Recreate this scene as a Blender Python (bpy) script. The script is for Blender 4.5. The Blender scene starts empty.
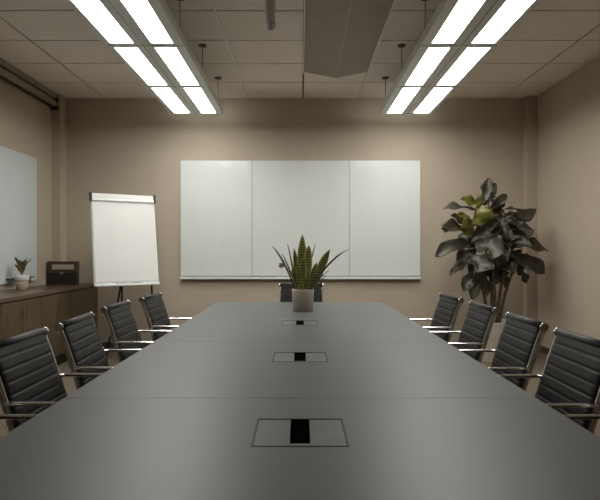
import bpy, bmesh, math, random
from mathutils import Vector, Matrix, noise
PI = math.pi
SC = bpy.context.scene
COL = SC.collection

# ------------------------------------------------------------------ camera
CAM_H = 1.20
cam_d = bpy.data.cameras.new('camera'); cam = bpy.data.objects.new('camera', cam_d); COL.objects.link(cam)
cam_d.sensor_width = 36.0; cam_d.lens = 545.0 / 600.0 * 36.0
cam_d.clip_start = 0.02
cam.location = (0, 0, CAM_H); cam.rotation_euler = (PI/2, 0, 0)
SC.camera = cam

# ------------------------------------------------------------------ world, exposure, light strength
w = bpy.data.worlds.new('world'); SC.world = w; w.use_nodes = True
w.node_tree.nodes['Background'].inputs[0].default_value = (0.05, 0.048, 0.045, 1)
w.node_tree.nodes['Background'].inputs[1].default_value = 0.2
PANEL_STRENGTH = 24.0
PANEL_COLOR = (0.985, 0.985, 0.935, 1)
SC.view_settings.view_transform = 'Standard'; SC.view_settings.look = 'None'
SC.view_settings.gamma = 1.0; SC.view_settings.use_curve_mapping = False
SC.view_settings.exposure = -0.34

# ------------------------------------------------------------------ room numbers (metres)
YB = 6.65                 # board wall
XL, XR = -2.95, 2.85      # side walls
ZC = 3.05                 # ceiling
YN = -2.6                 # wall behind the camera
TT = 0.73                 # table top height
CX = 545.0
def at(px, py, Y):
    return Vector(((px-300)*Y/CX, Y, CAM_H-(py-250)*Y/CX))

# ------------------------------------------------------------------ materials
def mat(name, col, rough=0.6, metal=0.0, spec=0.5, coat=0.0, coat_rough=0.05):
    m = bpy.data.materials.new(name); m.use_nodes = True
    b = m.node_tree.nodes['Principled BSDF']
    b.inputs['Base Color'].default_value = (*col, 1); b.inputs['Roughness'].default_value = rough
    b.inputs['Metallic'].default_value = metal; b.inputs['Specular IOR Level'].default_value = spec
    b.inputs['Coat Weight'].default_value = coat; b.inputs['Coat Roughness'].default_value = coat_rough
    return m
def noisy(m, c1, c2, scale=(1,1,1), nscale=20.0, detail=4.0, bump=0.0, lo=0.35, hi=0.65, rough=None):
    nt = m.node_tree; N = nt.nodes; L = nt.links; b = N['Principled BSDF']
    tc = N.new('ShaderNodeTexCoord'); mp = N.new('ShaderNodeMapping'); mp.inputs['Scale'].default_value = scale
    nz = N.new('ShaderNodeTexNoise'); nz.inputs['Scale'].default_value = nscale; nz.inputs['Detail'].default_value = detail
    cr = N.new('ShaderNodeValToRGB'); cr.color_ramp.elements[0].position = lo; cr.color_ramp.elements[1].position = hi
    cr.color_ramp.elements[0].color = (*c1, 1); cr.color_ramp.elements[1].color = (*c2, 1)
    L.new(tc.outputs['Object'], mp.inputs['Vector']); L.new(mp.outputs['Vector'], nz.inputs['Vector'])
    L.new(nz.outputs['Fac'], cr.inputs['Fac']); L.new(cr.outputs['Color'], b.inputs['Base Color'])
    if bump:
        bp = N.new('ShaderNodeBump'); bp.inputs['Strength'].default_value = bump; bp.inputs['Distance'].default_value = 0.004
        L.new(nz.outputs['Fac'], bp.inputs['Height']); L.new(bp.outputs['Normal'], b.inputs['Normal'])
    return m
M = {}
M['wall'] = noisy(mat('wall_paint', (.4,.33,.26), .7, spec=.3), (.468,.392,.308), (.492,.414,.325), nscale=35, bump=.05)
M['ceil'] = noisy(mat('ceiling_tile', (.5,.45,.4), .9, spec=.1), (.86,.785,.72), (.92,.845,.775), nscale=130, bump=.2)
M['ceilgap'] = noisy(mat('ceiling_grid_gap', (.2,.17,.14), .9), (.10,.08,.065), (.12,.095,.08))
M['rail'] = noisy(mat('ceiling_rail_white', (.6,.56,.5), .5), (.84,.81,.76), (.88,.85,.80))
M['carpet'] = noisy(mat('carpet', (.25,.2,.16), .95, spec=.1), (.075,.060,.046), (.27,.215,.16), nscale=90, detail=6, bump=.5, lo=.3, hi=.7)
M['base'] = noisy(mat('baseboard', (.1,.075,.05), .6), (.075,.055,.035), (.1,.075,.05))
M['table'] = noisy(mat('table_laminate', (.12,.12,.115), .43, spec=.5), (.092,.094,.092), (.102,.104,.102), nscale=160, detail=6)
M['flap'] = noisy(mat('cable_flap', (.14,.13,.13), .45), (.125,.12,.118), (.14,.134,.131))
M['pit'] = mat('brush_black', (.004,.004,.004), 1.0, spec=0.0)
M['tedge'] = noisy(mat('table_edge', (.06,.058,.055), .5), (.06,.058,.055), (.07,.067,.064))
M['seam'] = mat('table_seam', (.03,.03,.03), .7)
M['black'] = noisy(mat('black_plastic', (.01,.01,.01), .5), (.008,.008,.008), (.014,.013,.012))
M['chrome'] = noisy(mat('chrome', (.7,.68,.64), .16, metal=1.0), (.72,.71,.69), (.80,.79,.77))
M['alu'] = noisy(mat('brushed_aluminium', (.45,.45,.43), .35, metal=1.0), (.42,.42,.40), (.5,.5,.48), scale=(1,20,1))
M['leather'] = noisy(mat('black_leather', (.02,.019,.019), .5, spec=.35), (.009,.008,.0085), (.014,.0125,.013), nscale=120, bump=.1)
M['white_metal'] = noisy(mat('white_metal', (.5,.52,.5), .45), (.74,.77,.74), (.80,.83,.80))
M['lampframe'] = noisy(mat('lamp_frame', (.8,.85,.82), .4), (.78,.83,.80), (.84,.89,.86))
M['board'] = noisy(mat('board_glass', (.6,.63,.6), .35, spec=.15, coat=.3, coat_rough=.03), (.70,.725,.70), (.72,.745,.72), nscale=2)
M['boardl'] = noisy(mat('board_glass_cool', (.5,.55,.54), .35, spec=.2, coat=.2, coat_rough=.05), (.57,.625,.62), (.60,.655,.65), nscale=2)
M['joint'] = mat('board_joint', (.5,.52,.49), .5)
M['ink'] = mat('faint_marker', (.66,.68,.67), .5)
M['paper'] = noisy(mat('paper', (.72,.71,.69), .85, spec=.1), (.74,.725,.705), (.77,.755,.735), nscale=3)
M['cream'] = noisy(mat('cream_ceramic', (.5,.43,.36), .55), (.47,.405,.335), (.52,.45,.375))
M['tan'] = noisy(mat('tan_ceramic', (.3,.24,.18), .6), (.28,.215,.165), (.33,.26,.2))
M['whitepot'] = noisy(mat('white_ceramic', (.6,.58,.55), .4), (.56,.54,.51), (.62,.6,.57))
M['planter'] = noisy(mat('planter', (.5,.46,.4), .7), (.66,.60,.52), (.72,.66,.58), nscale=12)
M['soil'] = noisy(mat('soil', (.03,.02,.012), .95), (.02,.013,.008), (.05,.035,.02), nscale=60)
M['bark'] = noisy(mat('bark', (.12,.09,.05), .8), (.07,.05,.028), (.18,.135,.08), scale=(1,1,.25), nscale=60, bump=.4)
M['figleaf'] = noisy(mat('fig_leaf', (.04,.04,.022), .45, spec=.5), (.024,.022,.011), (.060,.050,.028), nscale=14)
M['figyoung'] = noisy(mat('fig_young_leaf', (.14,.14,.02), .45), (.075,.08,.011), (.15,.145,.02), nscale=14)
M['spath'] = noisy(mat('dark_small_leaf', (.1,.09,.03), .45), (.04,.035,.015), (.20,.15,.06), nscale=70)
M['dry'] = noisy(mat('dry_leaf', (.22,.14,.09), .8), (.18,.11,.07), (.28,.19,.12), nscale=40)
M['pull'] = mat('metal_pull', (.55,.53,.5), .25, metal=1.0)
M['clear'] = mat('clear_cap', (.75,.73,.7), .2, spec=.5); M['clear'].node_tree.nodes['Principled BSDF'].inputs['Transmission Weight'].default_value = .35
M['baffle'] = noisy(mat('diffuser_metal', (.23,.19,.155), .55), (.34,.285,.235), (.37,.31,.26), nscale=6)
M['wood'] = noisy(mat('dark_wood', (.1,.06,.03), .42, spec=.45), (.066,.045,.025), (.118,.080,.045), scale=(3,3,.35), nscale=9, detail=8)
M['woodtop'] = noisy(mat('dark_wood_top', (.1,.06,.03), .33, spec=.5), (.085,.060,.040), (.125,.088,.060), scale=(3,.35,3), nscale=9, detail=8)
M['boxwood'] = noisy(mat('brown_card', (.06,.04,.02), .55), (.052,.034,.018), (.075,.05,.028))
M['boxdark'] = noisy(mat('dark_card', (.02,.013,.008), .5), (.016,.011,.007), (.024,.017,.011))
M['valance'] = noisy(mat('valance', (.13,.105,.08), .6), (.32,.275,.22), (.36,.31,.25))

# lamp diffuser
m = bpy.data.materials.new('lamp_diffuser'); m.use_nodes = True
b = m.node_tree.nodes['Principled BSDF']; b.inputs['Base Color'].default_value = (.8,.8,.8,1)
b.inputs['Emission Color'].default_value = PANEL_COLOR; b.inputs['Emission Strength'].default_value = PANEL_STRENGTH
M['diff'] = m
# snake plant leaf: dark cross bands on green, yellow margin comes from a second material
m = mat('snake_leaf', (.1,.12,.02), .42); nt = m.node_tree; N = nt.nodes; L = nt.links; b = N['Principled BSDF']
tc = N.new('ShaderNodeTexCoord'); wv = N.new('ShaderNodeTexWave'); wv.bands_direction = 'Z'; wv.inputs['Scale'].default_value = 16
wv.inputs['Distortion'].default_value = 5; wv.inputs['Detail'].default_value = 3
cr = N.new('ShaderNodeValToRGB'); cr.color_ramp.elements[0].color = (.045,.052,.014,1); cr.color_ramp.elements[1].color = (.22,.215,.055,1)
cr.color_ramp.elements[0].position = .25; cr.color_ramp.elements[1].position = .6
L.new(tc.outputs['Object'], wv.inputs['Vector']); L.new(wv.outputs['Fac'], cr.inputs['Fac']); L.new(cr.outputs['Color'], b.inputs['Base Color'])
M['snake'] = m
M['snakedark'] = noisy(mat('snake_leaf_dark', (.05,.045,.02), .45), (.035,.035,.014), (.085,.075,.03), nscale=50)
M['snakeedge'] = mat('snake_leaf_margin', (.24,.22,.07), .45)

# ------------------------------------------------------------------ helpers
def obj(name, bm, mats, parent=None, loc=None, smooth=False, bevel=0):
    bmesh.ops.recalc_face_normals(bm, faces=bm.faces[:])
    me = bpy.data.meshes.new(name); bm.to_mesh(me); bm.free()
    for mm in (mats if isinstance(mats, (list, tuple)) else [mats]): me.materials.append(mm)
    if smooth:
        for p in me.polygons: p.use_smooth = True
    o = bpy.data.objects.new(name, me); COL.objects.link(o)
    if parent: o.parent = parent
    if loc: o.location = loc
    if bevel:
        bv = o.modifiers.new('bevel', 'BEVEL'); bv.width = bevel; bv.segments = 2; bv.limit_method = 'ANGLE'
    return o
def tag(o, label, cat, group=None, kind=None):
    o['label'] = label; o['category'] = cat
    if group: o['group'] = group
    if kind: o['kind'] = kind
    return o
def thing(name, label, cat, loc=(0,0,0), rz=0, group=None):
    o = bpy.data.objects.new(name, None); COL.objects.link(o); o.location = loc; o.rotation_euler = (0,0,rz)
    o.empty_display_size = .1
    return tag(o, label, cat, group)
def struct(name, bm, m, **k):
    o = obj(name, bm, m, **k); o['kind'] = 'structure'; return o
def box(bm, x0, x1, y0, y1, z0, z1, mi=0):
    v = [bm.verts.new(p) for p in ((x0,y0,z0),(x1,y0,z0),(x1,y1,z0),(x0,y1,z0),(x0,y0,z1),(x1,y0,z1),(x1,y1,z1),(x0,y1,z1))]
    for q in ((0,3,2,1),(4,5,6,7),(0,1,5,4),(1,2,6,5),(2,3,7,6),(3,0,4,7)):
        f = bm.faces.new([v[i] for i in q]); f.material_index = mi
    return bm
def BX(*a, mi=0): return box(bmesh.new(), *a, mi=mi)
def lathe(bm, prof, c=(0,0), seg=28, mi=0, cap=True):
    rings = []
    for r, z in prof:
        rings.append([bm.verts.new((c[0]+r*math.cos(2*PI*k/seg), c[1]+r*math.sin(2*PI*k/seg), z)) for k in range(seg)])
    for a, b2 in zip(rings, rings[1:]):
        for k in range(seg):
            f = bm.faces.new((a[k], a[(k+1)%seg], b2[(k+1)%seg], b2[k])); f.material_index = mi; f.smooth = True
    if cap:
        for r in (rings[0], rings[-1]):
            f = bm.faces.new(r); f.material_index = mi
    return bm
def sweep(bm, pts, sec, up=Vector((0,1,0)), mi=0, scale=None):
    """sweep a closed 2D section [(a,b)] along pts; a along 'up' side axis, b along the other normal"""
    pts = [Vector(p) for p in pts]; rings = []
    for i, p in enumerate(pts):
        t = (pts[min(i+1, len(pts)-1)] - pts[max(i-1, 0)]).normalized()
        s = (up - t*up.dot(t)).normalized(); n = t.cross(s)
        k = scale[i] if scale else 1
        rings.append([bm.verts.new(p + s*(a*k) + n*(b3*k)) for a, b3 in sec])
    for A, B in zip(rings, rings[1:]):
        for k in range(len(sec)):
            f = bm.faces.new((A[k], A[(k+1)%len(sec)], B[(k+1)%len(sec)], B[k])); f.material_index = mi; f.smooth = True
    for r in (rings[0], rings[-1]): 
        f = bm.faces.new(r); f.material_index = mi
    return bm
def circ(r, n=12): return [(r*math.cos(2*PI*k/n), r*math.sin(2*PI*k/n)) for k in range(n)]
def oval(a, b3, n=14): return [(a*math.cos(2*PI*k/n), b3*math.sin(2*PI*k/n)) for k in range(n)]
def tube(pts, r, up=Vector((0,1,0)), n=12): return sweep(bmesh.new(), pts, circ(r, n), up)
def smoothpath(pts, n=6):
    """Catmull-Rom resample"""
    P = [Vector(p) for p in pts]; P = [P[0]*2-P[1]] + P + [P[-1]*2-P[-2]]; out = []
    for i in range(1, len(P)-2):
        for k in range(n):
            t = k/n; a, b4, c, d = P[i-1], P[i], P[i+1], P[i+2]
            out.append(.5*((2*b4)+(c-a)*t+(2*a-5*b4+4*c-d)*t*t+(3*b4-a-3*c+d)*t**3))
    out.append(P[-2]); return out
def copy_tree(o, parent=None):
    c = o.copy(); COL.objects.link(c)
    if parent: c.parent = parent
    for ch in list(o.children): copy_tree(ch, c)
    return c

# ------------------------------------------------------------------ room shell
struct('floor', BX(XL-.1, XR+.1, YN-.1, YB+.1, -.1, 0), M['carpet'])
struct('wall_back', BX(XL-.1, XR+.1, YB, YB+.1, 0, ZC+.1), M['wall'])
struct('wall_left', BX(XL-.1, XL, YN, YB, 0, ZC+.1), M['wall'])
struct('wall_right', BX(XR, XR+.1, YN, YB, 0, ZC+.1), M['wall'])
struct('wall_front', BX(XL-.1, XR+.1, YN-.1, YN, 0, ZC+.1), M['wall'])
# ceiling: board of tiles with open joints
bm = bmesh.new(); box(bm, XL, XR, YN, YB, ZC+.012, ZC+.1, 1)
xs = [XL, -2.38, -1.515, -.65, .035, .705, 1.58, 2.46, XR]
ys = [YB-.04 - .6*k for k in range(16)] + [YN]
ys = [YB] + ys
g = .009
for x0, x1 in zip(xs, xs[1:]):
    for y1, y0 in zip(ys, ys[1:]):
        if y1 - y0 > .02: box(bm, x0+(g if x0 > XL else 0), x1-(g if x1 < XR else 0), y0+g, y1-(g if y1 < YB else 0), ZC, ZC+.02, 0)
struct('ceiling', bm, [M['ceil'], M['ceilgap']])
struct('trim_1', BX(XL, -2.849, 6.48, YB, 0, ZC), M['wall'])
struct('trim_2', BX(2.72, XR, 6.54, YB, 0, ZC), M['wall'])
struct('trim_3', BX(-.66, -.642, YN, YB, ZC-.012, ZC), M['rail'])
struct('trim_4', BX(.698, .716, YN, YB, ZC-.012, ZC), M['rail'])
struct('baseboard_back', BX(-2.44, 2.72, YB-.012, YB, 0, .075), M['base'])
struct('baseboard_right', BX(XR-.012, XR, YN, 6.528, 0, .075), M['base'])
struct('baseboard_left', BX(XL, XL+.012, YN, 3.0, 0, .075), M['base'])

# roller-blind housing along the left wall
r = thing('blind_housing', 'long dark-slotted blind housing along the left wall just under the ceiling', 'blind housing', (XL, 0, 2.97))
obj('housing', BX(0, .075, -1.0, 6.47, .02, .078), M['valance'], r, bevel=.004)
obj('track', BX(0, .045, -1.0, 6.47, -.005, .02), M['black'], r)
obj('fascia', BX(0, .068, -1.0, 6.44, -.075, -.005), M['valance'], r, bevel=.004)
bm = bmesh.new(); sweep(bm, [(.05, -1, -.095), (.05, 6.42, -.095)], circ(.013), Vector((1,0,0)))
obj('bottom_bar', bm, M['black'], r)
obj('bracket', BX(.0, .085, 6.44, 6.475, -.11, -.07), M['black'], r, bevel=.004)
obj('bracket', BX(.0, .085, 6.43, 6.475, -.012, .03), M['black'], r, bevel=.004)

# ------------------------------------------------------------------ conference table
t = thing('conference_table', 'long dark grey conference table in joined sections filling the foreground', 'table', (0, 2.8, 0))
HW = .750; segs = [.67, 1.73, 2.79, 3.86, 4.93]
hub = [1.41, 2.395, 3.515]
BW, BD = .118, .107
for i, (a, c) in enumerate(zip(segs, segs[1:])):
    bm = bmesh.new(); e = .0013
    y0, y1 = a+e-2.8, c-e-2.8
    hc = [h for h in hub if a < h < c]
    if hc:
        h0, h1 = hc[0]-BD-2.8, hc[0]+BD-2.8
        box(bm, -HW, HW, y0, h0, TT-.025, TT); box(bm, -HW, HW, h1, y1, TT-.025, TT)
        box(bm, -HW, -BW, h0, h1, TT-.025, TT); box(bm, BW, HW, h0, h1, TT-.025, TT)
        bmesh.ops.remove_doubles(bm, verts=bm.verts[:], dist=1e-5)
        # drop doubled internal faces
        seen = {}
        for f in bm.faces[:]:
            k = tuple(sorted(v.index for v in f.verts)); 
    else: box(bm, -HW, HW, y0, y1, TT-.025, TT)
    obj('tabletop', bm, M['table'], t)
for a in segs[1:-1]:
    obj('joint_strip', BX(-HW+.01, HW-.01, a-2.81, a-2.79, TT-.034, TT-.0253), M['seam'], t)
for h in hub:
    y = h-2.8
    bm = bmesh.new(); z0, z1 = TT-.06, TT+.0012; f = .004
    box(bm, -BW, BW, y-BD, y-BD+f, z0, z1); box(bm, -BW, BW, y+BD-f, y+BD, z0, z1)
    box(bm, -BW, -BW+f, y-BD+f, y+BD-f, z0, z1); box(bm, BW-f, BW, y-BD+f, y+BD-f, z0, z1)
    box(bm, -BW+f, BW-f, y-BD+f, y+BD-f, z0, z0+.004)
    fr = obj('cable_box', bm, M['black'], t)
    for s in (-1, 1):
        x0, x1 = sorted((s*.0255, s*(BW-f-.001)))
        obj('flap', BX(x0, x1, y-BD+f+.001, y+BD-f-.001, TT-.006, TT-.0005), M['flap'], fr)
    obj('cover_plate', BX(-.0245, .0245, y-BD+f+.001, y-BD+.022, TT-.006, TT-.0005), M['flap'], fr)
    bm = bmesh.new()
    box(bm, -.0245, .0245, y-BD+.0225, y+BD-f-.001, TT-.03, TT-.012)
    obj('brush_slot', bm, M['pit'], fr)
for y in (-1.5, 0, 1.4):
    bm = bmesh.new(); box(bm, -.34, .34, y-.03, y+.03, .02, TT-.035)
    lg = obj('pedestal', bm, M['tedge'], t, bevel=.004)
    obj('foot_plate', BX(-.38, .38, y-.15, y+.15, 0, .02), M['black'], lg, bevel=.004)
obj('under_frame', BX(-.30, .30, -1.9, 1.6, TT-.0755, TT-.0605), M['tedge'], t)

# ------------------------------------------------------------------ chairs
def make_chair():
    root = thing('office_chair', 'x', 'chair')
    back = smoothpath([(-.302,0,.867), (-.272,0,.788), (-.240,0,.69), (-.208,0,.59), (-.180,0,.52), (-.145,0,.475)], 12)
    seat = smoothpath([(-.140,0,.470), (-.09,0,.452), (.02,0,.448), (.13,0,.455), (.20,0,.452), (.235,0,.43)], 12)
    def sling(path, rib=.043):
        # padded ribbed panel
        bm = bmesh.new(); cum = [0]
        for a, c in zip(path, path[1:]): cum.append(cum[-1]+(c-a).length)
        total = cum[-1]; n = max(2, int(total/.0045)); rings = []
        ysec = [-.192, -.186, -.172, -.14, -.08, 0, .08, .14, .172, .186, .192]
        ef = [0, .65, .95, 1, 1, 1, 1, 1, .95, .65, 0]
        for i in range(n+1):
            s = total*i/n; j = 0
            while j < len(cum)-2 and cum[j+1] < s: j += 1
            u = (s-cum[j])/max(1e-9, cum[j+1]-cum[j]); p = path[j].lerp(path[j+1], u)
            tn = (path[min(j+2, len(path)-1)]-path[max(j-1, 0)]).normalized(); nn = Vector((tn.z, 0, -tn.x))
            if nn.x + nn.z < 0: nn = -nn
            bul = min(1, abs(math.sin(PI*s/rib))*2.6)**.6
            th = .009 + .0045*bul
            ring = [bm.verts.new(p + nn*th*e + Vector((0, y, 0))) for y, e in zip(ysec, ef)]
            ring += [bm.verts.new(p - nn*th*e*.8 + Vector((0, y, 0))) for y, e in list(zip(ysec, ef))[-2:0:-1]]
            rings.append(ring)
        for A, B in zip(rings, rings[1:]):
            for k in range(len(A)):
                f = bm.faces.new((A[k], A[(k+1)%len(A)], B[(k+1)%len(A)], B[k])); f.smooth = True
        bm.faces.new(rings[0]); bm.faces.new(rings[-1]); return bm
    bk = obj('backrest', sling(back), M['leather'], root)
    bm = bmesh.new(); sweep(bm, [(-.305,-.197,.867), (-.305,.197,.867)], oval(.0195,.0185,18), Vector((1,0,0)))
    obj('top_roll', bm, M['leather'], bk)
    obj('seat', sling(seat), M['leather'], root)
    full = back + seat[1:]
    for s in (-1, 1):
        y = s*.197
        bm = bmesh.new(); sweep(bm, [p+Vector((-.007,y,-.002)) for p in full], [(-.006,-.012),(.006,-.012),(.0075,0),(.006,.012),(-.006,.012),(-.0075,0)])
        fr = obj('side_frame', bm, M['chrome'], root)
        bm = bmesh.new(); sweep(bm, [(-.305, s*.1975, .867), (-.305, s*.213, .867)], circ(.0185, 20), Vector((1,0,0)))
        sweep(bm, [(-.305, s*.213, .867), (-.305, s*.216, .867)], circ(.012, 20), Vector((1,0,0)))
        obj('end_cap', bm, M['chrome'], fr)
        arm = smoothpath([(-.238, y, .688), (-.222, y*1.06, .689), (-.19, y*1.07, .689), (-.02, y*1.07, .688), (.09, y*1.07, .686), (.135, y*1.07, .665), (.145, y*1.06, .60), (.12, y*1.03, .50), (.10, y, .452)], 6)
        bm = bmesh.new(); sweep(bm, arm, oval(.0125,.0075,12))
        obj('armrest', bm, M['chrome'], root, smooth=True)
    bm = bmesh.new(); sweep(bm, [(-.10,-.195,.435), (-.05,-.1,.425), (-.05,.1,.425), (-.10,.195,.435)], oval(.02,.009), Vector((1,0,0)))
    sweep(bm, [(.11,-.195,.44), (.05,-.1,.425), (.05,.1,.425), (.11,.195,.44)], oval(.02,.009), Vector((1,0,0)))
    obj('stretcher', bm, M['alu'], root)
    bm = bmesh.new(); lathe(bm, [(.024,.09),(.024,.26),(.016,.262),(.016,.40),(.05,.405),(.055,.425)])
    obj('column', bm, M['alu'], root)
    for k in range(5):
        a = 2*PI*k/5+.3; d = Vector((math.cos(a), math.sin(a), 0))
        bm = bmesh.new(); sweep(bm, [d*.02+Vector((0,0,.105)), d*.15+Vector((0,0,.092)), d*.28+Vector((0,0,.072))], [(-.018,-.010),(.018,-.010),(.012,.010),(-.012,.010)], Vector((-math.sin(a), math.cos(a), 0)), scale=[1,.85,.6])
        lg = obj('leg', bm, M['alu'], root)
        bm = bmesh.new(); q = Vector((-math.sin(a), math.cos(a), 0))
        for s in (-1, 1):
            c = d*.28+Vector((0,0,.028))+q*s*.012
            sweep(bm, [c-q*.008, c+q*.008], circ(.028, 16), Vector((0,0,1)))
        c = d*.28
        sweep(bm, [c+Vector((0,0,.03)), c+Vector((0,0,.07))], circ(.006, 8), d)
        obj('caster', bm, M['black'], lg)
    return root
chair0 = make_chair()
lab_l = ['nearest of the left chairs, only its chrome armrest tip in view at the edge',
         'black ribbed office chair cut by the left edge of the picture',
         'black ribbed office chair by the wooden cabinet doors, second backrest from the left edge',
         'black ribbed office chair on left side, third backrest, between the cabinet and flip chart',
         'black ribbed office chair standing beneath the flip chart, farthest on the left side']
lab_r = ['nearest of the right chairs, only its chrome armrest tip in view at the edge',
         'black ribbed office chair cut by the right edge of the picture',
         'black ribbed office chair on right by the bare wall, second backrest from the right',
         'black ribbed office chair directly in front of the fig tree planter on the right',
         'black ribbed office chair on right farthest from the viewer, left of the fig tree']
spots = []
for i, (x, y, d) in enumerate([(-.74,1.46,0), (-.74,2.02,0), (-.747,2.575,3), (-.78,3.225,0), (-.748,3.845,-2.5)]):
    spots.append((x, y, math.radians(d), lab_l[i], 'office chairs along the left side of the table'))
for i, (x, y, d) in enumerate([(.74,1.46,0), (.739,2.0,0), (.75,2.56,-1), (.762,3.18,0), (.748,3.79,3)]):
    spots.append((x, y, PI+math.radians(d), lab_r[i], 'office chairs along the right side of the table'))
spots.append((.012, 4.87, -PI/2, 'black ribbed office chair at the far head of the table, behind the potted snake plant', None))
for i, (x, y, rz, lab, grp) in enumerate(spots):
    o = chair0 if i == 0 else copy_tree(chair0)
    o.location = (x, y, 0); o.rotation_euler = (0, 0, rz); o['label'] = lab
    if grp: o['group'] = grp

# ------------------------------------------------------------------ boards
t = thing('whiteboard', 'wide white glass board in three panels centred on the far wall', 'whiteboard', (0, YB-.002, 0))
zt, zb = 2.286, .888
xa, xb, xc, xd = -1.452, -.582, .598, 1.464
for x0, x1 in ((xa, xb), (xb, xc), (xc, xd)):
    obj('glass_panel', BX(x0+.003, x1-.003, -.032, -.020, zb, zt), M['board'], t, bevel=.001)
bm = bmesh.new(); box(bm, xa, xd, -.020, 0, zb, zt-.004)
obj('backing', bm, M['joint'], t)
obj('marker_tray', BX(xa, xd, -.060, 0, .846, .876), M['white_metal'], t, bevel=.003)
obj('tray_shadow_strip', BX(xa, xd, -.030, 0, .836, .846), M['black'], t)  # black strip standing in for the shadow line beneath the marker tray
bm = bmesh.new(); random.seed(4)
for k in range(9):        # faint leftover pen strokes
    cxp, czp = -1.17+.065*(k % 4)+random.uniform(-.02,.02), 1.33+random.uniform(-.10,.06)
    sweep(bm, [(cxp+.02*j, -.0325, czp+random.uniform(-.025,.025)) for j in range(4)], circ(.003, 6), Vector((0,1,0)))
obj('faint_pen_marks', bm, M['ink'], t)
t = thing('whiteboard', 'pale blue-grey glass board on the left wall above the wooden cabinet', 'whiteboard', (XL+.002, 4.8, 0))
obj('glass_panel', BX(.008, .02, -1.5, 1.265, .862, 2.22), M['boardl'], t, bevel=.001)
obj('backing', BX(0, .008, -1.48, 1.25, .88, 2.20), M['joint'], t)
bm = BX(.008, .075, .2, 1.0, .868, .876)
obj('wire_tray', BX(.02, .07, .62, 1.12, .905, .913), M['black'], t)

# ------------------------------------------------------------------ ceiling lights
def fixture(x0, lab, inner):
    """inner: +1 when the room's middle lies towards +x of this light"""
    H0 = CAM_H + 1.535
    r = thing('pendant_light', lab, 'ceiling light', (x0, 0, H0), 0, 'suspended linear office lights')
    W = .29; ML = 1.03; ye = 6.15; mods = [ye-ML*k for k in range(4)]
    def X(a, b): return sorted((inner*a, inner*b))
    shell = [(-W, -W+.006, 0, .06), (W-.006, W, 0, .06), (-W, W, .06, .066)]
    bm = bmesh.new()
    prof = [(-W,0),(-W,.066),(W,.066),(W,0),(W-.006,0),(W-.006,.060),(-W+.006,.060),(-W+.006,0)]
    A = [bm.verts.new((x, mods[-1], z)) for x, z in prof]; B = [bm.verts.new((x, ye, z)) for x, z in prof]
    for k in range(8): bm.faces.new((A[k], A[(k+1)%8], B[(k+1)%8], B[k]))
    for R_ in (A, B):
        bm.faces.new([R_[0],R_[1],R_[6],R_[7]]); bm.faces.new([R_[1],R_[2],R_[5],R_[6]]); bm.faces.new([R_[2],R_[3],R_[4],R_[5]])
    obj('housing', bm, M['white_metal'], r)
    pan = [(-.250, -.078), (.056, .216)]          # lit strips; the widest rim faces the room's middle
    for k, (y1, y0) in enumerate(zip(mods, mods[1:])):
        for a, c in pan:
            obj('diffuser', BX(*X(a, c), y0+.045, y1-.045, .004, .008), M['diff'], r)
        bm = bmesh.new(); ya, yb_ = y0+.0005, y1-.0005
        for a, c in ((-W+.006, -.25), (-.078, .056), (.216, W-.006)): box(bm, *X(a, c), ya, yb_, 0, .012)
        for a, c in pan:
            box(bm, *X(a, c), ya, y0+.045, 0, .012); box(bm, *X(a, c), y1-.045, yb_, 0, .012)
        fr = obj('module_frame', bm, M['lampframe'], r)
        obj('centre_bead', BX(*X(-.020, -.014), y0+.01, y1-.01, -.004, 0), M['alu'], fr)
    for k in range(1, 3):
        obj('joint_bar', BX(-W+.006, W-.006, mods[k]-.004, mods[k]+.004, -.004, -.0005), M['alu'], r)
    zc = ZC-H0
    for k in range(4):
        y = 5.85-.93*k
        for sx in (-1, 1):
            x = sx*(W-.012)
            bm = tube([(x, y, .066), (x, y, zc-.01)], .0045, Vector((1,0,0)), 8)
            rod = obj('suspension_rod', bm, M['alu'], r)
            bm = bmesh.new(); lathe(bm, [(.035, zc-.012), (.035, zc)], (x, y), 20)
            obj('ceiling_rose', bm, M['tedge'], rod)
    return r
fixture(-1.158, 'suspended bright linear light fixture left of centre, above the left row of chairs', 1)
fixture(1.195, 'suspended bright linear light fixture right of centre, above the right row of chairs', -1)

# V-shaped ceiling diffuser
t = thing('ceiling_diffuser', 'long V-shaped grey-brown metal diffuser under the middle of the ceiling', 'ceiling diffuser', (.37, 0, ZC))
ye = 5.63; ys_ = .6
for x0, z0, x1, z1 in ((-.33,-.012,-.002,-.072), (.002,-.072,.32,-.012)):
    bm = bmesh.new()
    vs = []
    for y in (ys_, ye):
        yy = y + (.0 if y == ys_ else 0)
        vs.append([bm.verts.new(p) for p in ((x0,y,z0),(x1,y,z1),(x1,y,z1+.006),(x0,y,z0+.006))])
    for k in range(4): bm.faces.new((vs[0][k], vs[0][(k+1)%4], vs[1][(k+1)%4], vs[1][k]))
    bm.faces.new(vs[0]); bm.faces.new(vs[1])
    obj('wing', bm, M['baffle'], t)
for x in (-.340, .320):
    obj('side_flange', BX(x, x+.010, ys_, ye, -.030, 0), M['rail'], t)
obj('hanger', BX(-.004, .004, ys_, ye-.02, -.068, 0), M['alu'], t)
bm = bmesh.new(); lathe(bm, [(.008,-.082),(.010,-.074),(.008,-.066)], (0, ye-.005), 12)
obj('end_clip', bm, M['rail'], t)

# hanging pole with clear cap
p = at(270.3, 30, 3.5)
t = thing('ceiling_pole', 'short white pole with a rounded clear tip hanging from the ceiling', 'pole', (p.x, p.y, ZC))
bm = bmesh.new(); lathe(bm, [(.033, p.z+.045-ZC), (.034, 0)], seg=24); obj('tube', bm, M['rail'], t)
bm = bmesh.new(); lathe(bm, [(.006,p.z-.002-ZC),(.02,p.z+.004-ZC),(.031,p.z+.018-ZC),(.034,p.z+.044-ZC)], seg=24); obj('tip', bm, M['clear'], t)

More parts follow.
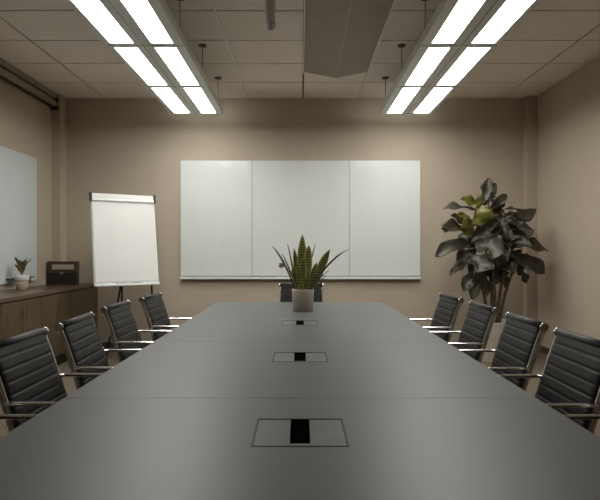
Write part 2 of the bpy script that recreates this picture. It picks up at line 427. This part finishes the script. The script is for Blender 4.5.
# ------------------------------------------------------------------ cabinets along the left wall
XF = -2.463; ZT = .80
yl = [3.81, 4.50, 5.19, 5.875]; 
labs = ['dark wood double-door cabinet mostly outside the left edge of the picture',
        'dark wood cabinet under the small potted plant, its paired pulls in view',
        'dark wood cabinet in the middle of the row, left of the brown box above',
        'dark wood cabinet at the far end of the row, nearest the flip chart']
for i, (y0, y1) in enumerate([(3.81,4.50), (4.50,5.19), (5.19,5.875), (5.875,6.47)]):
    c = thing('cabinet', labs[i], 'cabinet', (XL, (y0+y1)/2, 0), 0, 'low wooden cabinets on the left wall')
    h = (y1-y0)/2; D = XF-XL
    bm = bmesh.new(); box(bm, .012, D-.022, -h+.001, h-.001, .11, ZT-.040); obj('carcass', bm, M['wood'], c)
    obj('plinth', BX(.02, D-.05, -h+.001, h-.001, 0, .11), M['black'], c)
    doors = [(-h+.004, -.0015), (.0015, h-.004)] if i < 3 else [(-h+.004, h-.004)]
    for k, (a, b5) in enumerate(doors):
        d = obj('door', BX(D-.020, D, a, b5, .135, ZT-.048), M['wood'], c, bevel=.0015)
        if i < 3:
            ypull = (-.035 if k == 0 else .035)
            if i == 2 and k == 0: continue
            bm = bmesh.new(); box(bm, D, D+.022, ypull-.006, ypull+.006, .615, .621); box(bm, D, D+.022, ypull-.006, ypull+.006, .669, .675); box(bm, D+.022, D+.028, ypull-.007, ypull+.007, .61, .68)
            obj('handle', bm, M['pull'], d, bevel=.001)
bm = bmesh.new(); box(bm, XL, -2.47, 6.47, 6.478, .11, .75)
tag(obj('cabinet_end_panel', BX(-2.845, XF-.004, 6.472, YB-.001, 0, ZT-.04), M['wood']), 'narrow dark wood filler panel between the last cabinet and the far wall', 'panel')
bm = bmesh.new(); box(bm, XL+.001, XF+.008, 3.80, 6.478, ZT-.036, ZT); box(bm, -2.847, XF+.008, 6.478, YB-.001, ZT-.036, ZT)
tag(obj('cabinet_worktop', bm, M['woodtop'], bevel=.002), 'long dark wood top running over the left cabinets', 'worktop')

# box on the cabinet
t = thing('storage_box', 'brown storage box with a pale label strip on the cabinet top in the corner', 'box', (-2.762, 6.36, ZT))
hw = .168
obj('body', BX(-hw, hw, -.04, .04, .001, .13), M['boxdark'], t, bevel=.004)
ld = obj('lid', BX(-hw-.004, hw+.004, -.043, .043, .131, .268), M['boxwood'], t, bevel=.005)
obj('label_strip', BX(-hw+.055, hw-.025, -.046, -.0433, .175, .232), M['cream'], ld)
obj('clasp', BX(-.02, .02, -.048, -.0433, .122, .137), M['alu'], ld)

# ------------------------------------------------------------------ leaves
def leaf(bm, B, T, width, side, sag=0.0, cup=.15, wave=0.0, mi=0, prof='fig', nu=12, nv=6, seed=0, edge=None):
    B = Vector(B); T = Vector(T); ax = T-B; Ln = ax.length; t0 = ax.normalized()
    side = (side - t0*side.dot(t0)).normalized(); nrm = t0.cross(side)
    if nrm.z < 0: nrm = -nrm
    rows = []
    for i in range(nu+1):
        u = i/nu
        if prof == 'fig': wd = (math.sin(PI*min(1, u**.95))**.8)*(.55+.6*u)*(1+.09*math.sin(u*13+seed)) * (1-.25*math.exp(-((u-.40)/.12)**2))
        elif prof == 'blade': wd = min(1, .5+1.0*u)*(1-u**4.5)**.8*(1+.05*math.sin(u*23+seed)) if u < 1 else 0
        else: wd = math.sin(PI*u)**.8
        if i == nu: wd = 0.02
        if i == 0 and prof != 'blade': wd = .03
        c = B + ax*u + Vector((0,0,1))*(sag*4*u*(1-u)*Ln) 
        row = []
        for j in range(nv+1):
            v = -1+2*j/nv
            z = cup*abs(v)**1.5*width*wd + wave*width*math.sin(u*11+seed+v*2.2)*abs(v)
            row.append(bm.verts.new(c + side*(v*width*.5*wd) + nrm*z))
        rows.append(row)
    for a, b6 in zip(rows, rows[1:]):
        for j in range(nv):
            f = bm.faces.new((a[j], a[j+1], b6[j+1], b6[j])); f.smooth = True
            f.material_index = mi if not (edge is not None and j in (0, nv-1)) else edge
def leafobj(name, bm, mats, parent, th=.0015):
    me = bpy.data.meshes.new(name); bm.to_mesh(me); bm.free()
    for mm in mats: me.materials.append(mm)
    o = bpy.data.objects.new(name, me); COL.objects.link(o); o.parent = parent
    sd = o.modifiers.new('thickness', 'SOLIDIFY'); sd.thickness = th; sd.offset = 0
    return o

# snake plant on the table
PY = 4.21
pc = at(302.9, 300, PY); pc.z = TT
t = thing('snake_plant', 'snake plant with upright banded leaves in a cream pot on the table', 'potted plant', (pc.x, PY, TT+.0008))
bm = bmesh.new(); lathe(bm, [(.074,0),(.079,.004),(.085,.163),(.085,.167),(.078,.167),(.076,.138)], seg=40)
obj('pot', bm, M['cream'], t)
bm = bmesh.new(); lathe(bm, [(.0755,.135),(.0755,.141)], seg=30); obj('soil', bm, M['soil'], t)
def L3(px, py, dy=0): return at(px, py, PY+dy) - Vector((pc.x, PY, TT))
SX = Vector((1,0,0)); SY = Vector((0,1,0))
sn = [ # base px, tip px, tip py, tip dy, width, material, side tilt, sag
 (296, 272, 246, -.03, .022, 1, .9, .10), (297, 287.5, 244, .06, .018, 1, 1.0, .02), (298, 282, 253.5, .02, .016, 1, .9, .03),
 (298, 294, 248.5, .03, .040, 0, .5, 0), (300, 302.5, 234.5, .05, .062, 0, .25, 0), (301, 303.5, 257, -.05, .058, 0, .1, 0),
 (305, 309, 245.5, .0, .066, 0, .2, 0), (304, 315.5, 243.5, .07, .014, 1, 1.0, .02), (308, 330, 249, -.02, .066, 0, .45, -.04),
 (309, 348.5, 249.5, .02, .026, 1, 1.0, .10), (308, 329, 270.5, -.03, .014, 1, .9, .06), (307, 327, 276, .03, .010, 1, .9, .06), (303, 297, 262, -.06, .044, 0, .3, 0), (299, 293, 266, -.04, .040, 0, .3, 0),
 (306, 317, 262, -.045, .034, 0, .5, 0)]
for k, (bx_, tx, ty, dy, wd, mi, tl, sag) in enumerate(sn):
    bm = bmesh.new(); Bp = L3(bx_, 295, dy*.4); Bp.z = .139
    leaf(bm, Bp, L3(tx, ty, dy), wd*(1.3 if mi == 0 else 1.1), SX*math.cos(tl)+SY*math.sin(tl), sag, .18, .04, mi=0, prof='blade', nu=14, nv=6, seed=k, edge=(1 if mi == 0 else None))
    o = leafobj('leaf', bm, [M['snake'] if mi == 0 else M['snakedark'], M['snakeedge']], t, .003)
bm = bmesh.new()
B0 = L3(291, 272, -.02)
for a in (-.5, .1, .6): leaf(bm, L3(285, 266, -.02), L3(285, 266, -.02)+Vector((-.055*math.cos(a), 0, -.03*math.sin(a)+.004)), .022, Vector((0,.6,1)), 0, .2, .1, prof='x', nu=6, nv=4)
sweep(bm, [L3(297, 282, -.02), L3(291, 271, -.02), L3(285, 266, -.02)], circ(.0016, 6), Vector((0,1,0)))
o = leafobj('dried_leaf', bm, [M['dry']], t); o['label'] = 'shrivelled brown leaf on a thin stalk'

# small plant on the cabinet
p0 = Vector((-2.785, 5.46, ZT))
t = thing('small_plant', 'small mottled plant in a two-tone white and tan pot on the cabinet', 'potted plant', p0)
bm = bmesh.new(); lathe(bm, [(.048,0),(.050,.004),(.062,.092)], seg=30); obj('pot', bm, M['tan'], t)
bm = bmesh.new(); lathe(bm, [(.0625,.0925),(.067,.10),(.066,.135),(.056,.152),(.050,.150)], seg=30); o = obj('pot_rim', bm, M['whitepot'], t)
bm = bmesh.new(); lathe(bm, [(.054,.135),(.054,.142)], seg=24); obj('soil', bm, M['soil'], t)
bm = bmesh.new(); random.seed(3)
for k in range(13):
    a = random.uniform(0, 2*PI); h = random.uniform(.06,.16)
    Bp = Vector((.012*math.cos(a), .012*math.sin(a), .14+h*.45)); T = Vector((.06*math.cos(a)-.01, .05*math.sin(a), .15+h+.03))
    leaf(bm, Bp, T, .06, Vector((-math.sin(a), math.cos(a), .2)), 0, .2, .1, prof='x', nu=6, nv=4, seed=k)
    sweep(bm, [Vector((0,0,.14)), Bp], circ(.003, 6), Vector((0,1,0.1)))
for T, wd in ((Vector((.11,0,.325)), .02), (Vector((.105,-.02,.295)), .02)):
    sweep(bm, smoothpath([(0,0,.14),(.02,0,.21),(.05,0,.265)], 4), circ(.003, 6), Vector((0,1,0)))
    leaf(bm, (.035,0,.25), T, wd, Vector((0,1,.4)), .05, .2, 0, prof='x', nu=8, nv=4)
leafobj('foliage', bm, [M['spath']], t)

# ------------------------------------------------------------------ fig tree
FY = 5.95
fc = at(492, 300, FY)
t = thing('fig_tree', 'tall fiddle leaf fig with big dark leaves in a pale planter, right corner', 'potted plant', (fc.x, FY, 0))
bm = bmesh.new(); lathe(bm, [(.17,0),(.175,.006),(.215,.425),(.217,.43),(.195,.43),(.19,.38)], seg=44); obj('planter', bm, M['planter'], t)
bm = bmesh.new(); lathe(bm, [(.19,.37),(.19,.385)], seg=30); obj('soil', bm, M['soil'], t)
def F3(px, py, dy=0): return at(px, py, FY+dy) - Vector((fc.x, FY, 0))
stems = [([(488,None),(485,300),(480,278),(474,250),(473,225),(477,205)], -.06),
         ([(492,None),(492,298),(490,270),(488,240),(489,215),(488,198)], .03),
         ([(496,None),(499,300),(503,275),(509,248),(508,228),(502,212)], .02),
         ([(499,None),(503,302),(508,285),(516,262),(520,250)], .12),
         ([(494,None),(495,300),(494,280),(492,262)], -.12)]
for pts, dy in stems:
    P = []
    for k, (px, py) in enumerate(pts):
        if py is None: q = F3(px, 300, dy*.3); q.z = .37
        else: q = F3(px, py, dy*min(1, .3+.3*k))
        P.append(q)
    P = smoothpath(P, 5)
    bm = bmesh.new(); sweep(bm, P, circ(.021, 10), Vector((1,0,0)), scale=[1-.6*i/len(P) for i in range(len(P))])
    obj('trunk', bm, M['bark'], t)
LV = [ # base, tip, width px, mat, dy base, dy tip, tilt, sag
 (484,205,489,178,15,0,.0,.05,.3,.0),(488,204,495.5,183,11,0,.05,.1,.6,.0),(492,203,494,195,8,0,.0,.0,.2,.0),
 (475,210,443.5,209,16,0,-.02,-.1,1.15,.06),(480,206,460.5,199,13,1,-.10,-.2,.5,.05),(478,209,481.5,194,10,1,-.12,-.16,.3,0),
 (472,226,492.5,209,22,1,-.14,-.26,.2,.0),(472,238,466,218,17,1,-.14,-.26,.2,0),(471,229,451,215,14,0,-.10,-.12,.6,.06),(472,222,457,214,9,1,-.12,-.2,.5,.06),
 (473,236,441,226,18,0,-.08,-.2,.75,.08),(449,231,441,229,8,1,-.16,-.2,.6,0),
 (490,211,507,195,14,0,.02,.08,.7,.03),(498,236,504,212,18,0,.0,.05,.4,0),(497,214,503,200,10,0,.08,.1,.5,0),
 (506,231,536,210,19,0,.05,.1,.6,.06),(471,243,501,222,28,0,-.10,-.1,.35,.04),(503,240,534,230,22,0,.0,-.05,.55,.07),
 (509,246,548,251,19,0,.05,.0,.8,.09),(510,242,532,247,16,0,.0,-.2,.7,.06),(476,245,435,256,21,0,-.06,-.2,.75,.10),
 (474,243,505,254,30,0,-.14,-.34,.35,.04),(468,258,494,270,26,0,-.16,-.36,.4,.05),(470,262,450,275,12,0,-.05,-.15,.8,.07),
 (514,256,545,273,22,0,.05,.02,.35,.05),(519,268,527,284,12,0,.1,.08,.4,.03),(500,254,514,274,24,0,-.05,-.2,.3,.03),
 (476,270,463,291,17,0,-.06,-.14,.4,.02),(478,273,472,300,13,0,-.1,-.16,.3,.02),(482,270,487,297,15,0,-.08,-.14,.3,.02),
 (503,270,505,288,13,0,.0,-.05,.3,.02),(495,262,502,280,22,0,.05,.0,.2,.02),(490,250,508,262,26,0,-.12,-.25,.5,.03),
 (484,232,470,247,20,0,.0,-.05,.3,.02),(492,228,512,238,20,0,-.05,-.2,.5,.05),(488,222,499,206,18,0,.05,.1,.2,.02),
 (485,256,470,276,20,0,.05,.05,.3,.02),(505,252,526,262,18,0,.12,.25,.4,.04),(490,240,480,222,20,0,.1,.15,.2,0),
 (510,262,522,275,14,0,.05,.05,.5,.02),(460,240,452,248,10,0,-.1,-.1,.5,0),(498,246,516,228,20,0,.1,.2,.3,.03),
 (486,262,498,284,18,0,.0,-.05,.3,0),(478,250,456,262,18,0,.1,.2,.4,.06),(480,240,458,236,18,0,.15,.3,.4,.05),(500,220,520,216,14,0,.15,.3,.5,.05)]
bm = bmesh.new()
for k, (bx_, by_, tx, ty, wp, mi, db, dt, tl, sag) in enumerate(LV):
    B0, T0 = F3(bx_, by_, db), F3(tx, ty, dt)
    ax = (T0-B0).normalized(); inpl = Vector((-ax.z, 0, ax.x))
    if inpl.length < .1: inpl = Vector((1,0,0))
    inpl.normalize()
    if inpl.z < 0: inpl = -inpl
    sd = inpl*math.cos(tl) + SY*math.sin(tl)*.9
    leaf(bm, B0, T0, wp*FY/CX*.98, sd, sag, .16, .085, mi=mi, prof='fig', nu=24, nv=8, seed=k*1.7)
random.seed(21)
for k in range(26):      # smaller inner leaves around the stems
    a = random.uniform(0, 2*PI); h = random.uniform(.95, 1.72); rr = .06
    c = Vector((rr*math.cos(a)+random.uniform(-.06,.08), rr*math.sin(a), h))
    ln = random.uniform(.20, .30)*(1.0 if h < 1.5 else .7)
    T = c + Vector((math.cos(a)*ln, math.sin(a)*ln*.8, random.uniform(-.16, .10)))
    leaf(bm, c, T, ln*.55, Vector((-math.sin(a), math.cos(a), random.uniform(-.8,.8))), .05, .2, .09, mi=0, prof='fig', nu=14, nv=6, seed=k)
leafobj('foliage', bm, [M['figleaf'], M['figyoung']], t, .002)

# ------------------------------------------------------------------ flip chart
BL, BR = Vector((-2.079, 5.50, .837)), Vector((-1.513, 5.85, .837))
ex = (BR-BL).normalized(); fw = Vector((ex.y, -ex.x, 0)); ctr = (BL+BR)/2
t = thing('flip_chart', 'white flip chart on black legs standing between the cabinets and the glass board', 'flip chart', (ctr.x, ctr.y, 0), math.atan2(ex.y, ex.x))
W2 = (BR-BL).length/2; LEAN = math.atan2(.19, .96)
def tilt_box(x0, x1, n0, n1, s0, s1):
    """box on the leaning board: x across, n out of the face, s up along the face"""
    bm = BX(x0, x1, -n1, -n0, s0, s1)
    bmesh.ops.rotate(bm, verts=bm.verts[:], cent=(0,0,0), matrix=Matrix.Rotation(-LEAN, 3, 'X'))
    bmesh.ops.translate(bm, verts=bm.verts[:], vec=(0,0,.837)); return bm
Hs = .975
obj('board', tilt_box(-W2, W2, -.02, 0, 0, Hs), M['white_metal'], t, bevel=.006)
obj('paper_pad', tilt_box(-W2+.012, W2-.012, .001, .012, .035, Hs-.05), M['paper'], t, bevel=.001)
cl = obj('clamp_bar', tilt_box(-W2+.008, W2-.008, .013, .028, Hs-.085, Hs-.055), M['white_metal'], t, bevel=.004)
obj('pad_header', tilt_box(-W2+.012, W2-.012, .001, .016, Hs-.05, Hs-.004), M['paper'], t, bevel=.002)
for s in (-1, 1):
    obj('corner_cap', tilt_box(*sorted((s*(W2-.012), s*(W2+.010))), -.024, .03, Hs-.085, Hs+.004), M['black'], t, bevel=.004)
tr = obj('pen_tray', tilt_box(-W2, W2, .001, .045, -.012, .010), M['white_metal'], t, bevel=.003)
for a, c in ((-.12, -.02), (.04, .14)):
    obj('tray_clip', tilt_box(a, c, .015, .043, .0105, .018), M['alu'], tr, bevel=.002)
# tripod: head behind the board, three legs
head = Vector((.04, .16, 1.25))
lgs = [(Vector((-.05, .03, .84)), Vector((-.06, -.02, .012))), (Vector((.262, .03, .84)), Vector((.27, -.02, .012))), (Vector((-.03, .30, .62)), Vector((-.13, .42, .012)))]
for a, c in lgs:
    bm = bmesh.new(); sweep(bm, [head, a, c], circ(.011, 12), Vector((1,0,0)))
    lg = obj('leg', bm, M['black'], t)
    bm = bmesh.new(); lathe(bm, [(.016, 0), (.018,.03), (.012,.035)], (c.x, c.y), 14); obj('rubber_foot', bm, M['black'], lg)
bm = BX(-.06, .14, .10, .19, 1.22, 1.30); obj('tripod_head', bm, M['black'], t, bevel=.006)
